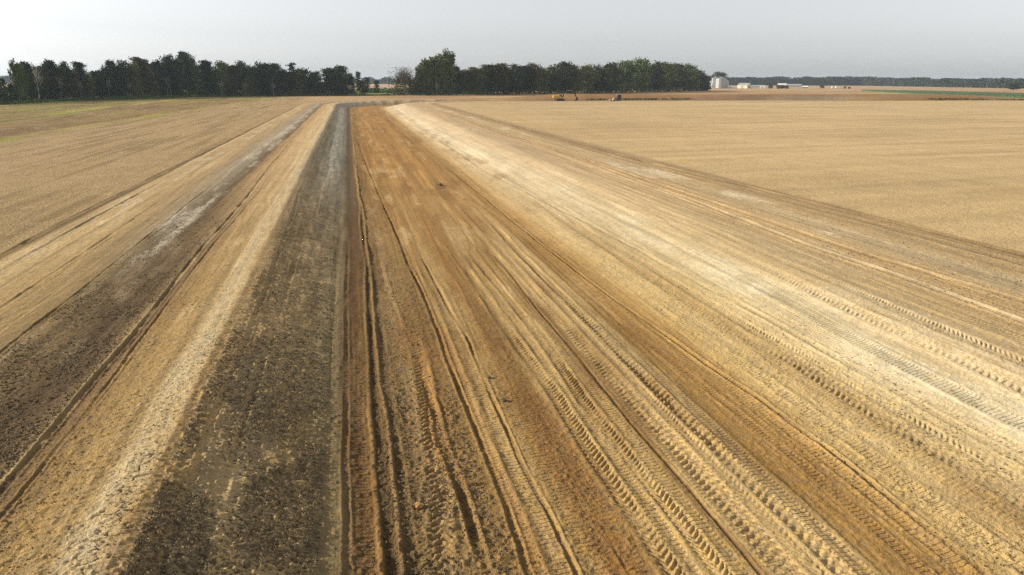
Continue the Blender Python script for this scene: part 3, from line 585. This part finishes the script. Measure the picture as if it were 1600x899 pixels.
def put_tree(kind, px, ybase, ytop, wpx, label, group, dy=0.0, crown=None):
    """tree whose base seen at (px, ybase) stands there on the ground; true height from its distance"""
    x, y = at(px, ybase)
    k = (x*fw[0]+y*fw[1]+CAM_H*math.sin(pitch))/FPX     # metres per pixel there
    h = (ybase-ytop)*k
    if dy:
        f_ = 1+dy/y; x *= f_; y *= f_; h = h*f_ + 10*(f_-1)
        k *= f_
    i = cnt.get(kind, 0); cnt[kind] = i+1
    slot = PROTO[kind][i % len(PROTO[kind])]
    o = slot[0] if not slot[1] else copy_tree(slot[0]); slot[1] = True
    wm = wpx*k/({'broadleaf': 12.0, 'cypress': 11.0, 'cottonwood': 10.0, 'conifer': 8.0, 'bare': 11.0, 'dead': 10.0}[kind])
    o.location = (x, y, -.1 if y < 2000 else 0); o.rotation_euler = (0, 0, (i*2.1) % 6.28); o.scale = (wm, wm, h/(15.0 if kind == 'bare' else 20.0))
    if crown:
        for ch in o.children:
            if ch.name.startswith('crown'):
                ch.data = ch.data.copy(); ch.data.materials[0] = crown
    tag(o, label, 'tree', group)
    return o
ORD = ['first','second','third','fourth','fifth','sixth','seventh','eighth','ninth','tenth','eleventh','twelfth','thirteenth','fourteenth','fifteenth','sixteenth','seventeenth','eighteenth','nineteenth','twentieth','twenty-first','twenty-second','twenty-third','twenty-fourth','twenty-fifth','twenty-sixth','twenty-seventh','twenty-eighth','twenty-ninth','thirtieth','thirty-first','thirty-second','thirty-third','thirty-fourth','thirty-fifth','thirty-sixth','thirty-seventh','thirty-eighth','thirty-ninth','fortieth']
DESC = {'cypress': 'tall dark cypress with layered crown', 'broadleaf': 'rounded dense dark broadleaf tree', 'cottonwood': 'gappy sunlit green tree', 'conifer': 'thin open conifer', 'dead': 'pale leafless dead tree', 'bare': 'half-bare grey twiggy tree'}
def lbase(x): return float(np.interp(x, [-60,0,50,100,200,300,400,500,600], [166,163,160,157,154,151,150,149.6,149]))
def rbase(x): return float(np.interp(x, [600,700,800,860,935,1000,1060,1110,1130], [149.5,149,148,147,146,144.5,143.3,142.3,142]))
left = [(-14,118,'broadleaf',22),(3,118,'conifer',13),(11,124,'conifer',10),(21,131,'broadleaf',14),(31,103,'cottonwood',17),(39,106,'broadleaf',20),(48,99,'cypress',20),(62,101,'dead',22),(72,108,'broadleaf',22),(84,97,'cypress',20),(97,107,'broadleaf',22),(106,99,'broadleaf',19),(118,112,'cypress',20),(130,99,'cypress',18),(141,118,'broadleaf',18),(155,112,'cypress',20),
 (166,103,'broadleaf',20),(178,97,'broadleaf',24),(189,106,'cypress',20),(200,97,'broadleaf',24),(213,101,'broadleaf',22),(225,91,'cypress',24),(238,104,'broadleaf',22),(250,97,'broadleaf',22),(268,89,'broadleaf',26),(281,95,'cypress',22),(293,84,'cypress',22),(304,93,'broadleaf',22),(309,116,'dead',16),(327,97,'cypress',22),(340,109,'broadleaf',18),(350,98,'broadleaf',22),
 (364,103,'cypress',20),(378,98,'broadleaf',24),(394,105,'broadleaf',22),(405,97,'broadleaf',24),(418,101,'broadleaf',20),(432,101,'cypress',20),(446,110,'broadleaf',22),(458,100,'conifer',16),(470,109,'broadleaf',22),(484,108,'broadleaf',24),(496,113,'broadleaf',18),(516,108,'cypress',22),(532,105,'cypress',24),(546,116,'broadleaf',18)]
GL, GR = 'trees of the left wood', 'trees of the right wood'
for i, (x, t, k, w_) in enumerate(left):
    put_tree(k, x, lbase(x), t, w_*.98, '%s standing %s from the left end of the left wood' % (DESC[k], ORD[min(i,39)]) if i < 40 else '%s, %s from the right end of the left wood' % (DESC[k], ORD[len(left)-1-i]), GL,
             crown=M_green if x in (31,39,350,340) else (M_olive if x in (118,238) else None))
for x, t, lb in ((97,118,'thin pale bare trunk right of the big forked dead tree in left wood'),(128,122,'pale bare trunk just left of the notch in the left wood skyline'),(172,121,'short pale bare tree just right of the notch in the left wood skyline'),(204,124,'pale bare trunk between the skyline notch and highest crown of left wood'),(262,120,'pale bare trunk under the highest crowns of the left wood'),(347,124,'pale bare trunk at the middle of the left wood foot'),(384,126,'low pale bare trunk right of the middle of the left wood'),(428,127,'pale bare trunk left of the thin pointed conifer in the left wood')):
    put_tree('dead', x, lbase(x)+.3, t, 11, lb, 'bare trunks at the foot of the left wood')
put_tree('dead', 683, rbase(683)+.3, 128, 8, 'small pale bare trunk at the foot of the tallest trees of the right wood', None)
j = 0
for x in range(40, 545, 16):
    jx = x+random.uniform(-5, 5)
    if 139 < jx < 150: continue
    j += 1
    yb = lbase(jx); tp = float(np.interp(jx, [40,105,130,160,225,293,327,405,458,490,502,532,545], [107,105,112,112,100,96,104,104,112,116,128,114,122]))+random.uniform(4, 12)
    put_tree(random.choice(['broadleaf', 'cypress', 'broadleaf']), jx, yb, tp, 26, 'dark tree filling the rear row of the left wood, %s from its left' % ORD[j-1], 'rear trees of the left wood', dy=random.uniform(25, 60))
put_tree('conifer', 561, 149, 113, 12, 'tall thin conifer at the left edge of the gap between the woods', 'conifers in the gap')
put_tree('broadleaf', 567, 149, 127, 12, 'low dark bushy tree between the two thin conifers in the gap', 'conifers in the gap')
put_tree('conifer', 574.5, 149, 122, 10, 'shorter thin conifer right of the tall one in the gap', 'conifers in the gap')
put_tree('conifer', 588.5, 148.5, 126.5, 10, 'small squat conifer standing alone in the middle of the gap', 'conifers in the gap')
right = [(632,105,'bare',30),(646,125,'broadleaf',18),(657,112,'cottonwood',20),(669,98,'cottonwood',23),(681,99,'cottonwood',24),(693,96,'cottonwood',24),(703,93,'cottonwood',25),(714,106,'broadleaf',18),(729,112,'broadleaf',20),(742,106,'cypress',20),(752,110,'broadleaf',20),(765,103,'cypress',24),(783,101,'cypress',22),(796,109,'broadleaf',20),(806,103,'broadleaf',24),(822,105,'cypress',22),(832,101,'broadleaf',26),(846,107,'broadleaf',20),(853,113,'dead',14),
 (862,103,'broadleaf',24),(880,99,'broadleaf',30),(898,104,'broadleaf',24),(915,104,'broadleaf',26),(936,102,'broadleaf',28),(956,100,'broadleaf',28),(975,97,'broadleaf',30),(1001,94,'broadleaf',34),(1022,97,'broadleaf',30),(1040,100,'broadleaf',28),(1058,101,'broadleaf',28),(1076,103,'broadleaf',26),(1090,109,'broadleaf',22),(1101,119,'broadleaf',17)]
for i, (x, t, k, w_) in enumerate(right):
    put_tree(k, x, rbase(x), t, w_*1.08, '%s standing %s from the left end of the right wood' % (DESC[k], ORD[i]), GR, crown=M_green if x in (975,1040,915) else (M_olive if x in (752,783,832,898) else None))
j = 0
for x in range(662, 1098, 15):
    jx = x+random.uniform(-4, 4); j += 1
    tp = float(np.interp(jx, [660,700,730,800,880,1000,1076,1095], [112,106,116,108,106,103,110,124]))-4+random.uniform(4, 12)
    put_tree('broadleaf', jx, rbase(jx), tp, 28, 'dark tree filling the rear row of the right wood, %s from its left' % ORD[j-1], 'rear trees of the right wood', dy=random.uniform(25, 60))
# undergrowth and far woods: leaf masses nobody could count
def leaf_mass(name, spots, leaf, m, label, cat, seed=3, per=60, flat=.4):
    r = np.random.RandomState(seed); cc = []
    for (x, y, rx, h) in spots:
        p = r.normal(size=(per, 3))*(.5, .5, .36)+(0, 0, .5); p[:, 2] = np.clip(p[:, 2], .02, 1.05)
        cc.append(p*(rx*1.6, rx*1.6, h)+(x, y, 0))
    cc = np.concatenate(cc); v, f_ = leaf_quads(cc, np.full(len(cc), leaf), r, flat)
    o = np_mesh(name, v, f_, m); tag(o, label, cat, kind='stuff'); return o
def line_spots(pix, step, rx, h, jitter=4, depth=12, yfun=None):
    out = []
    for x in np.arange(pix[0], pix[1], step):
        X_, Y_ = at(x, yfun(x)); f_ = 1+random.uniform(.0, depth)/Y_
        out.append((X_*f_+random.uniform(-2, 2), Y_*f_, rx*random.uniform(.7, 1.3), h*random.uniform(.5, 1.2)))
    return out
leaf_mass('undergrowth', line_spots((-10, 556), 2.2, 2.4, 3.2, yfun=lambda x: lbase(x)-.1, depth=40), .5, M_dark, 'dark low undergrowth between the trunks of the left wood', 'undergrowth', 4)
leaf_mass('undergrowth', line_spots((622, 1106), 2.2, 3.0, 6.5, yfun=lambda x: rbase(x)-.1, depth=40), .55, M_dark, 'dark low undergrowth along the foot of the right wood', 'undergrowth', 5)
M_grass = mat('grass_green', (.10,.15,.035), .9, noise=.35, scale=.5)
leaf_mass('verge_grass', line_spots((-10, 330), 1.6, 2.2, 1.0, yfun=lambda x: lbase(x)+.5, depth=2), .3, M_grass, 'bright green grass verge at the foot of the left wood', 'grass', 6, 30)
leaf_mass('verge_weeds', line_spots((330, 620), 2.0, 1.6, .7, yfun=lambda x: lbase(x)+.3, depth=3), .3, M_olive, 'thin weeds between the field edge and the wood', 'weeds', 7, 22)
leaf_mass('gap_hedge', line_spots((566, 624), .9, 3.2, 3.2, yfun=lambda x: 145.6, depth=30), .5, M_grass, 'low bright green growth in the gap between the woods', 'bushes', 8, 50)
def far_y(x): return float(np.interp(x, [-50,560,620,1100,1350,1600,1700], [130.5,131.5,131.8,133.6,134.2,138.5,139.5]))
M_far = mat('far_foliage', (.035,.050,.040), .85, noise=.35, scale=.06)
sp = []
for x in np.arange(1100, 1640, .55):
    X_, Y_ = at(x+random.uniform(-.4, .4), far_y(x)); k = math.hypot(X_, Y_)/1240
    h = (9.8+4.0*float(vn(np.array([x*.08]), np.array([0.5]), 8)[0])-2+random.uniform(-1, 1.2))*k; sp.append((X_, Y_+random.uniform(0, 30), 4*k*.6, h))
leaf_mass('far_wood', sp, 1.7, M_far, 'long blue-green far wood on the horizon right of the grain bins', 'wood', 9, 120)
sp = []
for x in list(np.arange(545, 640, .6))+list(np.arange(-30, 60, .7)):
    X_, Y_ = at(x, far_y(x)-.2); k = math.hypot(X_, Y_)/1240
    sp.append((X_, Y_+random.uniform(0, 30), 4*k*.5, (6.5+2.2*math.sin(x*.21)+random.uniform(-1, 1))*k))
leaf_mass('far_wood', sp, 2.0, M_far, 'pale blue far wood seen through the gap between the woods', 'wood', 10, 80)
put_tree('broadleaf', 1583, 141.0, 129, 18, 'lone dark rounded tree in the open field at far right', None)
put_tree('broadleaf', 1122, 137.6, 114.5, 26, 'broad grey tree whose crown rises above the grain bins', None, dy=60)
for x, t, yb, w_, lb in ((1204,133,139,7,'small dark tree left of the white roofed shed'),(1216,133.4,139,7,'leftmost dark tree in front of the white roofed shed'),(1222,132.8,139,8,'middle dark tree in front of the white roofed shed'),(1229,134,139,6,'rightmost dark tree in front of the white roofed shed'),(1284,133,138.5,7,'small grey-green tree in the field right of the farmyard'),(1320,135,139,4,'left dark bush of the far pair right of the white tanks'),(1327,135.5,139,4,'right dark bush of the far pair right of the white tanks')):
    put_tree('broadleaf', x, yb, t, w_, lb, 'small farmyard trees')
# crop field: green, far right
def crop():
    nr_, nc_ = 24, 260
    nearp = [(1345,142.6),(1450,148.5),(1600,153.7),(1700,156.5)]; farp = [(1345,141.2),(1450,142.4),(1600,146.6),(1700,149.5)]
    v = []
    for i in range(nr_):
        for k in range(nc_):
            x = 1345+355*k/(nc_-1); yn = np.interp(x, [p[0] for p in nearp], [p[1] for p in nearp]); yf = np.interp(x, [p[0] for p in farp], [p[1] for p in farp])
            a = at(x, yn); b = at(x, yf); t = i/(nr_-1); X_ = a[0]+(b[0]-a[0])*t; Y_ = a[1]+(b[1]-a[1])*t
            z = -.3 if i in (0, nr_-1) or k in (0, nc_-1) else .7+random.uniform(-.25, .25); v.append((X_, Y_, z))
    id_ = np.arange(nr_*nc_).reshape(nr_, nc_); f_ = np.stack([id_[:-1,:-1], id_[:-1,1:], id_[1:,1:], id_[1:,:-1]], -1).reshape(-1, 4)
    o = np_mesh('green_crop', v, f_, mat('crop_green', (.085,.14,.05), .9, noise=.3, scale=.08)); tag(o, 'long strip of green crop in the far right field', 'crop', kind='stuff')
crop()
leaf_mass('ditch_weeds', [(at(x, y_)[0], at(x, y_)[1], 1.5, .55) for x, y_ in [(x, float(np.interp(x, [900,1100,1240,1350,1600], [156.6,155,153.2,153.6,157.2]))) for x in np.arange(900, 1640, 2.2) if random.random() < .30+.35*float(vn(np.array([x*.05]), np.array([1.]), 4)[0])]], .4, M_olive, 'broken line of dark weeds beyond the far edge of the sandy field', 'weeds', 12, 30)
# ================================================================ MACHINES AND FARMYARD
M_yel = mat('yellow_paint', (.62,.36,.045), .45, noise=.12, scale=2, spec=.5)
M_blk = mat('black_steel', (.025,.025,.027), .6, noise=.2, scale=2)
M_gls = mat('cab_glass', (.03,.04,.045), .12, spec=.6)
M_stl = mat('worn_steel', (.42,.38,.32), .5, metal=.3, noise=.2, scale=2)
M_wht = mat('white_metal', (.78,.77,.73), .5, noise=.06, scale=.4)
M_gry = mat('grey_sheet', (.36,.36,.36), .6, noise=.1, scale=.4)
M_crm = mat('cream_sheet', (.72,.64,.45), .6, noise=.08, scale=.4)
M_galv = mat('galvanised', (.40,.41,.42), .45, metal=.6, noise=.08, scale=.6)
def track_unit(root, L_, W_, Hh, y, m=M_blk):
    pl = [(-L_/2+Hh*.3, 0), (L_/2-Hh*.3, 0), (L_/2, Hh*.45), (L_/2-Hh*.2, Hh), (-L_/2+Hh*.2, Hh), (-L_/2, Hh*.45)]
    b = MB(); b.prism(pl, y-W_/2, y+W_/2)
    for i in range(int(L_/.35)): xx = -L_/2+.4+i*.35; b.box(xx, xx+.1, y-W_/2-.02, y+W_/2+.02, -.05, .02) if xx < L_/2-.4 else None
    t = b.build('track', m, root, bevel=.04)
    for sx in (-1, 1):
        wb = MB(); ang = [2*math.pi*k/12 for k in range(12)]; cx = sx*(L_/2-Hh*.55)
        wb.prism([(cx+math.cos(a)*Hh*.36, Hh*.5+math.sin(a)*Hh*.36) for a in ang], y-W_/2-.06, y+W_/2+.06); wb.build('wheel', M_stl, t)
def excavator():
    x, y = at(875, 158); root = empty('excavator', (x, y, ground_z(x, y)), R(-8))
    tag(root, 'yellow excavator with black arm reaching right, beside the dug bank', 'excavator')
    root.scale = (1.05,)*3
    track_unit(root, 5.6, .8, 1.05, -1.3); track_unit(root, 5.6, .8, 1.05, 1.3)
    b = MB(); b.box(-1.4, 1.4, -.9, .9, .4, 1.15); b.build('undercarriage', M_blk, root)
    b = MB(); b.prism([(-3.1,1.35),(.9,1.25),(1.0,2.0),(-.6,2.5),(-2.9,2.55)], -1.35, 1.35); b.build('engine_house', M_yel, root, bevel=.08)
    b = MB(); b.prism([(-3.55,1.35),(-2.75,1.3),(-2.75,2.75),(-3.35,2.7),(-3.6,2.3)], -1.45, 1.45); b.build('counterweight', M_yel, root, bevel=.15)
    b = MB(); b.prism([(-.55,2.1),(1.15,1.3),(1.25,2.3),(.75,3.15),(-.5,3.15)], .35, 1.4); cb = b.build('cab', M_yel, root, bevel=.06)
    b = MB(); b.prism([(-.35,2.25),(1.0,1.75),(1.12,2.35),(.68,3.0),(-.35,3.0)], .30, 1.44); b.build('window', M_gls, cb)
    b = MB(); b.tube([(-1.9,-.7,2.5),(-1.9,-.7,3.2)], [.08,.08], 8); b.build('exhaust', M_stl, root)
    b = MB(); b.prism([(1.0,1.7),(1.5,1.6),(2.35,3.9),(2.75,4.25),(6.9,4.05),(7.0,4.45),(2.6,4.85),(1.9,4.35)], -.28, .28); b.build('boom', M_blk, root, bevel=.04)
    b = MB(); b.tube([(1.6,-.42,1.6),(2.7,-.42,3.7)], [.1,.07], 8); b.tube([(1.6,.42,1.6),(2.7,.42,3.7)], [.1,.07], 8); b.build('ram', M_stl, root)
    b = MB(); b.tube([(3.2,0,5.0),(6.2,0,4.95)], [.12,.08], 8); b.build('ram', M_stl, root)
    b = MB(); b.prism([(6.2,4.9),(6.7,5.1),(7.3,4.2),(8.35,1.75),(8.0,1.55),(6.8,3.9)], -.22, .22); b.build('stick', M_blk, root, bevel=.04)
    b = MB(); b.prism([(7.9,1.9),(8.6,1.85),(8.95,1.2),(8.75,.35),(7.9,.02),(7.25,.25),(7.05,.75),(7.7,.55),(8.1,.95)], -.6, .6); bk = b.build('bucket', M_blk, root, bevel=.04)
    for k in range(4):
        b = MB(); yy = -.5+k*.33; b.prism([(7.15,.85),(7.0,.2),(6.85,.75)], yy-.06, yy+.06); b.build('tooth', M_stl, bk)
excavator()
def dozer():
    x, y = at(964.5, 158.0); root = empty('bulldozer', (x, y, ground_z(x, y)), R(8)); tag(root, 'small dark bulldozer with pale blade facing left, right of the excavator', 'bulldozer')
    track_unit(root, 4.4, .65, 1.15, -1.05); track_unit(root, 4.4, .65, 1.15, 1.05)
    b = MB(); b.prism([(-2.2,.7),(1.9,.7),(1.9,1.6),(-.2,1.75),(-2.1,1.6)], -.7, .7); b.build('hood', mat('brown_paint', (.36,.20,.06), .6, noise=.2), root, bevel=.06)
    b = MB(); b.prism([(-.2,1.6),(1.9,1.6),(1.8,3.0),(.0,3.0)], -.85, .85); cb = b.build('cab', M_blk, root, bevel=.04)
    b = MB(); b.box(.12, .85, -.88, .88, 1.95, 2.85); b.box(1.0, 1.65, -.88, .88, 1.95, 2.85); b.build('window', M_gls, cb)
    b = MB(); b.box(-.35, 2.0, -1.0, 1.0, 3.0, 3.14); b.build('roof', M_gry, cb)
    b = MB(); b.prism([(-3.35,.0),(-3.05,.0),(-3.2,.5),(-3.05,1.15),(-3.3,1.15),(-3.5,.5)], -1.9, 1.9); b.build('blade', M_stl, root)
    for s_ in (-1, 1):
        b = MB(); b.prism([(-3.1,.25),(-.5,.45),(-.5,.65),(-3.1,.5)], s_*1.5-.08, s_*1.5+.08); b.build('push_arm', M_stl, root)
    b = MB(); b.tube([(-1.2,.3,1.6),(-1.2,.3,2.5)], [.08,.08], 8); b.build('exhaust', M_blk, root)
    lx, ly = at(956, 158.3); hb = MB(); n = 14
    hb.tube([(0,-2.2,.1),(0,0,.55),(0,2.2,.1)], [.5,1.1,.5], 10); o = hb.build('dirt_pile', M_clod_t, None, True); o.location = (lx-.8, ly, ground_z(lx, ly)-.2); tag(o, 'pale heap of loose earth pushed in front of the bulldozer blade', 'earth heap')
dozer()
def kk(x, y): X_, Y_ = at(x, y); return (X_*fw[0]+Y_*fw[1])/FPX
def facing(x, y): X_, Y_ = at(x, y); return -math.atan2(X_, Y_)
def bin_(px, yb, ytop, wpx, label):
    x, y = at(px, yb); k = kk(px, yb); r_ = wpx*k/2; h = (yb-ytop)*k; root = empty('grain_bin', (x, y, 0)); tag(root, label, 'grain bin', 'grain bins')
    b = MB(); n = 40; hr = h*.84; rings = []
    for i in range(25): z = hr*i/24; rings.append((z, r_*(1+.004*(i % 2))))
    b.tube([(0,0,z) for z, _ in rings], [q_ for _, q_ in rings], n); w_ = b.build('wall', M_galv, root, True)
    b = MB(); b.tube([(0,0,hr*.998),(0,0,hr*1.0),(0,0,h*.97)], [r_*1.03, r_*1.03, r_*.12], n); rf = b.build('roof', M_galv, root)
    b = MB(); b.tube([(0,0,h*.96),(0,0,h)], [r_*.13, r_*.1], 12); b.build('cap', M_galv, rf)
    for k_ in range(16):
        b = MB(); a = 2*math.pi*k_/16; b.box(-.12, .12, -.12, .12, 0, hr*.985); st = b.build('stiffener', M_gry, root); st.location = (math.cos(a)*(r_+.1), math.sin(a)*(r_+.1), 0); st.rotation_euler = (0, 0, a)
    b = MB(); b.box(-1, 1, -.1, .1, 0, 2.4); d = b.build('door', M_gry, root); a = facing(px, yb)-math.pi/2; d.location = (math.cos(a)*(r_+.15), math.sin(a)*(r_+.15), 0); d.rotation_euler = (0, 0, a+math.pi/2)
bin_(1117, 137.9, 120.5, 18, 'galvanised grain bin half hidden behind the wood end, leftmost of the bins')
bin_(1126, 138.2, 121.0, 17, 'large bright galvanised grain bin in front, middle of the bins')
bin_(1134, 137.6, 125.0, 9, 'smaller shaded galvanised grain bin at the right side of the bins')
def shed(px, yb, ytop, wpx, dep, label, wall, roof, rot=0.0, eave=.62, door=True, name='metal_shed', cat='shed', nwin=0):
    x, y = at(px, yb); k = kk(px, yb); W_ = wpx*k; h = (yb-ytop)*k; root = empty(name, (x, y, 0), facing(px, yb)+rot); tag(root, label, cat)
    e = h*eave; D = dep
    b = MB(); b.prism([(-W_/2,0),(W_/2,0),(W_/2,e),(-W_/2,e)], -D/2, D/2)
    b.prism_x([(-D/2,e+.01),(D/2,e+.01),(0,h-.15)], -W_/2, W_/2)
    b.build('wall', wall, root)
    b = MB()
    for s_ in (-1, 1): b.prism_x([(s_*(D/2+.4), e-.12),(s_*(D/2+.4), e+.08),(0, h+.1),(0, h-.1)], -W_/2-.4, W_/2+.4)
    b.build('roof', roof, root)
    if door:
        b = MB(); b.box(-W_*.12, W_*.12, -D/2-.06, -D/2+.02, 0, e*.8); b.build('door', M_gry, root)
        b = MB(); b.box(-W_/2-.06, -W_/2+.02, -D*.22, D*.22, 0, e*.85); b.build('door', M_wht, root)
    for i in range(nwin):
        xx = -W_*.4+W_*.8*(i+.5)/nwin; b = MB(); b.box(xx-.5, xx+.5, -D/2-.05, -D/2+.02, e*.4, e*.75); b.build('window', M_gls, root)
shed(1163, 138.2, 130.3, 17, 14, 'cream and grey gabled metal barn right of the grain bins', M_crm, M_gry, rot=R(-28))
shed(1184, 137.6, 133.4, 22, 10, 'low pale pinkish shed running right from the cream barn', mat('pale_pink', (.50,.42,.40), .7, noise=.1), M_gry, door=False, nwin=4, name='long_shed')
shed(1191, 138.4, 134.6, 8, 3, 'small bright white shed in front of the low pale shed', M_wht, M_wht, eave=.8)
shed(1222, 136.3, 130.8, 13, 14, 'white roofed shed behind the dark farmyard trees', M_gry, M_wht, door=True)
shed(1240, 136.6, 131.8, 22, 12, 'long shed with pale grey roof right of the white roofed shed', mat('dull_wall', (.42,.33,.28), .8, noise=.2), M_gry, nwin=5, door=False, name='long_shed')
shed(1258, 137.8, 134.5, 7, 4, 'tiny dark-walled shed with white roof right of the long sheds', M_blk, M_wht, eave=.5)
shed(1173.5, 138.3, 134.2, 3, 3, 'little white hut touching the right end of the cream barn', M_wht, M_wht, door=False, eave=.75, name='hut', cat='hut')
def tank(px, yb, ytop, wpx, label):
    x, y = at(px, yb); k = kk(px, yb); r_ = wpx*k/2; h = (yb-ytop)*k; root = empty('storage_tank', (x, y, 0)); tag(root, label, 'tank', 'white storage tanks')
    b = MB(); b.tube([(0,0,0),(0,0,h*.8),(0,0,h*.93),(0,0,h*.97)], [r_,r_,r_*.7,r_*.25], 20); b.build('shell', M_wht, root, True)
    b = MB(); b.tube([(0,0,h*.95),(0,0,h)], [r_*.2,r_*.2], 10); b.build('hatch', M_gry, root)
tank(1138.5, 138, 133.5, 3.4, 'white storage tank next to the smaller grain bin'); tank(1141.8, 138, 132.6, 2.0, 'slim white storage tank left of the cream barn')
tank(1300.3, 138.4, 134.8, 2.4, 'left one of two white tanks standing in the far field'); tank(1306.2, 138.6, 134.9, 2.4, 'right one of two white tanks standing in the far field')
def pickup():
    x, y = at(550, 150.3); root = empty('pickup_truck', (x, y, ground_z(x, y)), R(4)); tag(root, 'dark grey pickup truck parked at the wood edge beyond the bend', 'pickup truck')
    M_car = mat('car_paint', (.09,.10,.11), .35, noise=.05, spec=.5)
    b = MB(); b.prism([(-2.8,.55),(2.8,.55),(2.85,1.05),(1.4,1.2),(-2.8,1.2)], -.95, .95); b.build('body', M_car, root, bevel=.08)
    b = MB(); b.prism([(-.9,1.15),(1.4,1.15),(.9,1.85),(-.7,1.9)], -.85, .85); c = b.build('cab', M_car, root, bevel=.08)
    b = MB(); b.prism([(-.7,1.25),(1.15,1.25),(.8,1.78),(-.6,1.8)], -.87, .87); b.build('window', M_gls, c)
    for sx in (-1.8, 1.8):
        for sy in (-1, 1):
            b = MB(); b.prism([(sx+math.cos(a)*.42, .42+math.sin(a)*.42) for a in [2*math.pi*k/16 for k in range(16)]], sy*.93-.13, sy*.93+.13); wv_ = b.build('wheel', M_blk, root)
            b = MB(); b.prism([(sx+math.cos(a)*.22, .42+math.sin(a)*.22) for a in [2*math.pi*k/12 for k in range(12)]], sy*.93-.15, sy*.93+.15); b.build('rim', M_stl, wv_)
pickup()
pr = None
for i, (px, lb) in enumerate(((503, 'leftmost of three short dark posts at the field edge under the left wood'), (508.5, 'middle one of three short dark posts at the field edge under the left wood'), (514.5, 'rightmost of three short dark posts at the field edge under the left wood'))):
    x, y = at(px, 151.8)
    if pr is None:
        b = MB(); b.tube([(0,0,-.3),(0.02,0,.6),(0,0.02,1.3)], [.13,.12,.10], 8); pr = b.build('fence_post', M_bark); o = pr
    else: o = pr.copy(); C.objects.link(o)
    o.location = (x, y, ground_z(x, y)); tag(o, lb, 'post', 'short posts at the field edge')
for px, py, lb in ((623.5, 156.3, 'dark survey stake on the grey slope where the channel bends'), (644, 154.6, 'dark survey stake on the orange bank right of the bend')):
    x, y = at(px, py); b = MB(); b.tube([(0,0,-.3),(0,0,.9),(0,0,1.0)], [.1,.1,.03], 6); o = b.build('survey_stake', M_bark); o.location = (x, y, ground_z(x, y)); tag(o, lb, 'stake')
# ================================================================ HAZE
hb = MB(); hb.box(-9000, 12500, -130, 9600, -4.5, 75)
hm = bpy.data.materials.new('haze'); hm.use_nodes = True; nt = hm.node_tree; nt.nodes.clear()
pv = nt.nodes.new('ShaderNodeVolumePrincipled'); pv.inputs['Color'].default_value = (.64,.82,1.0,1); pv.inputs['Density'].default_value = .000078; pv.inputs['Anisotropy'].default_value = .25
ou = nt.nodes.new('ShaderNodeOutputMaterial'); nt.links.new(pv.outputs[0], ou.inputs['Volume'])
hz = hb.build('haze', hm); tag(hz, 'thin pale haze filling the air over the fields', 'haze', kind='stuff')
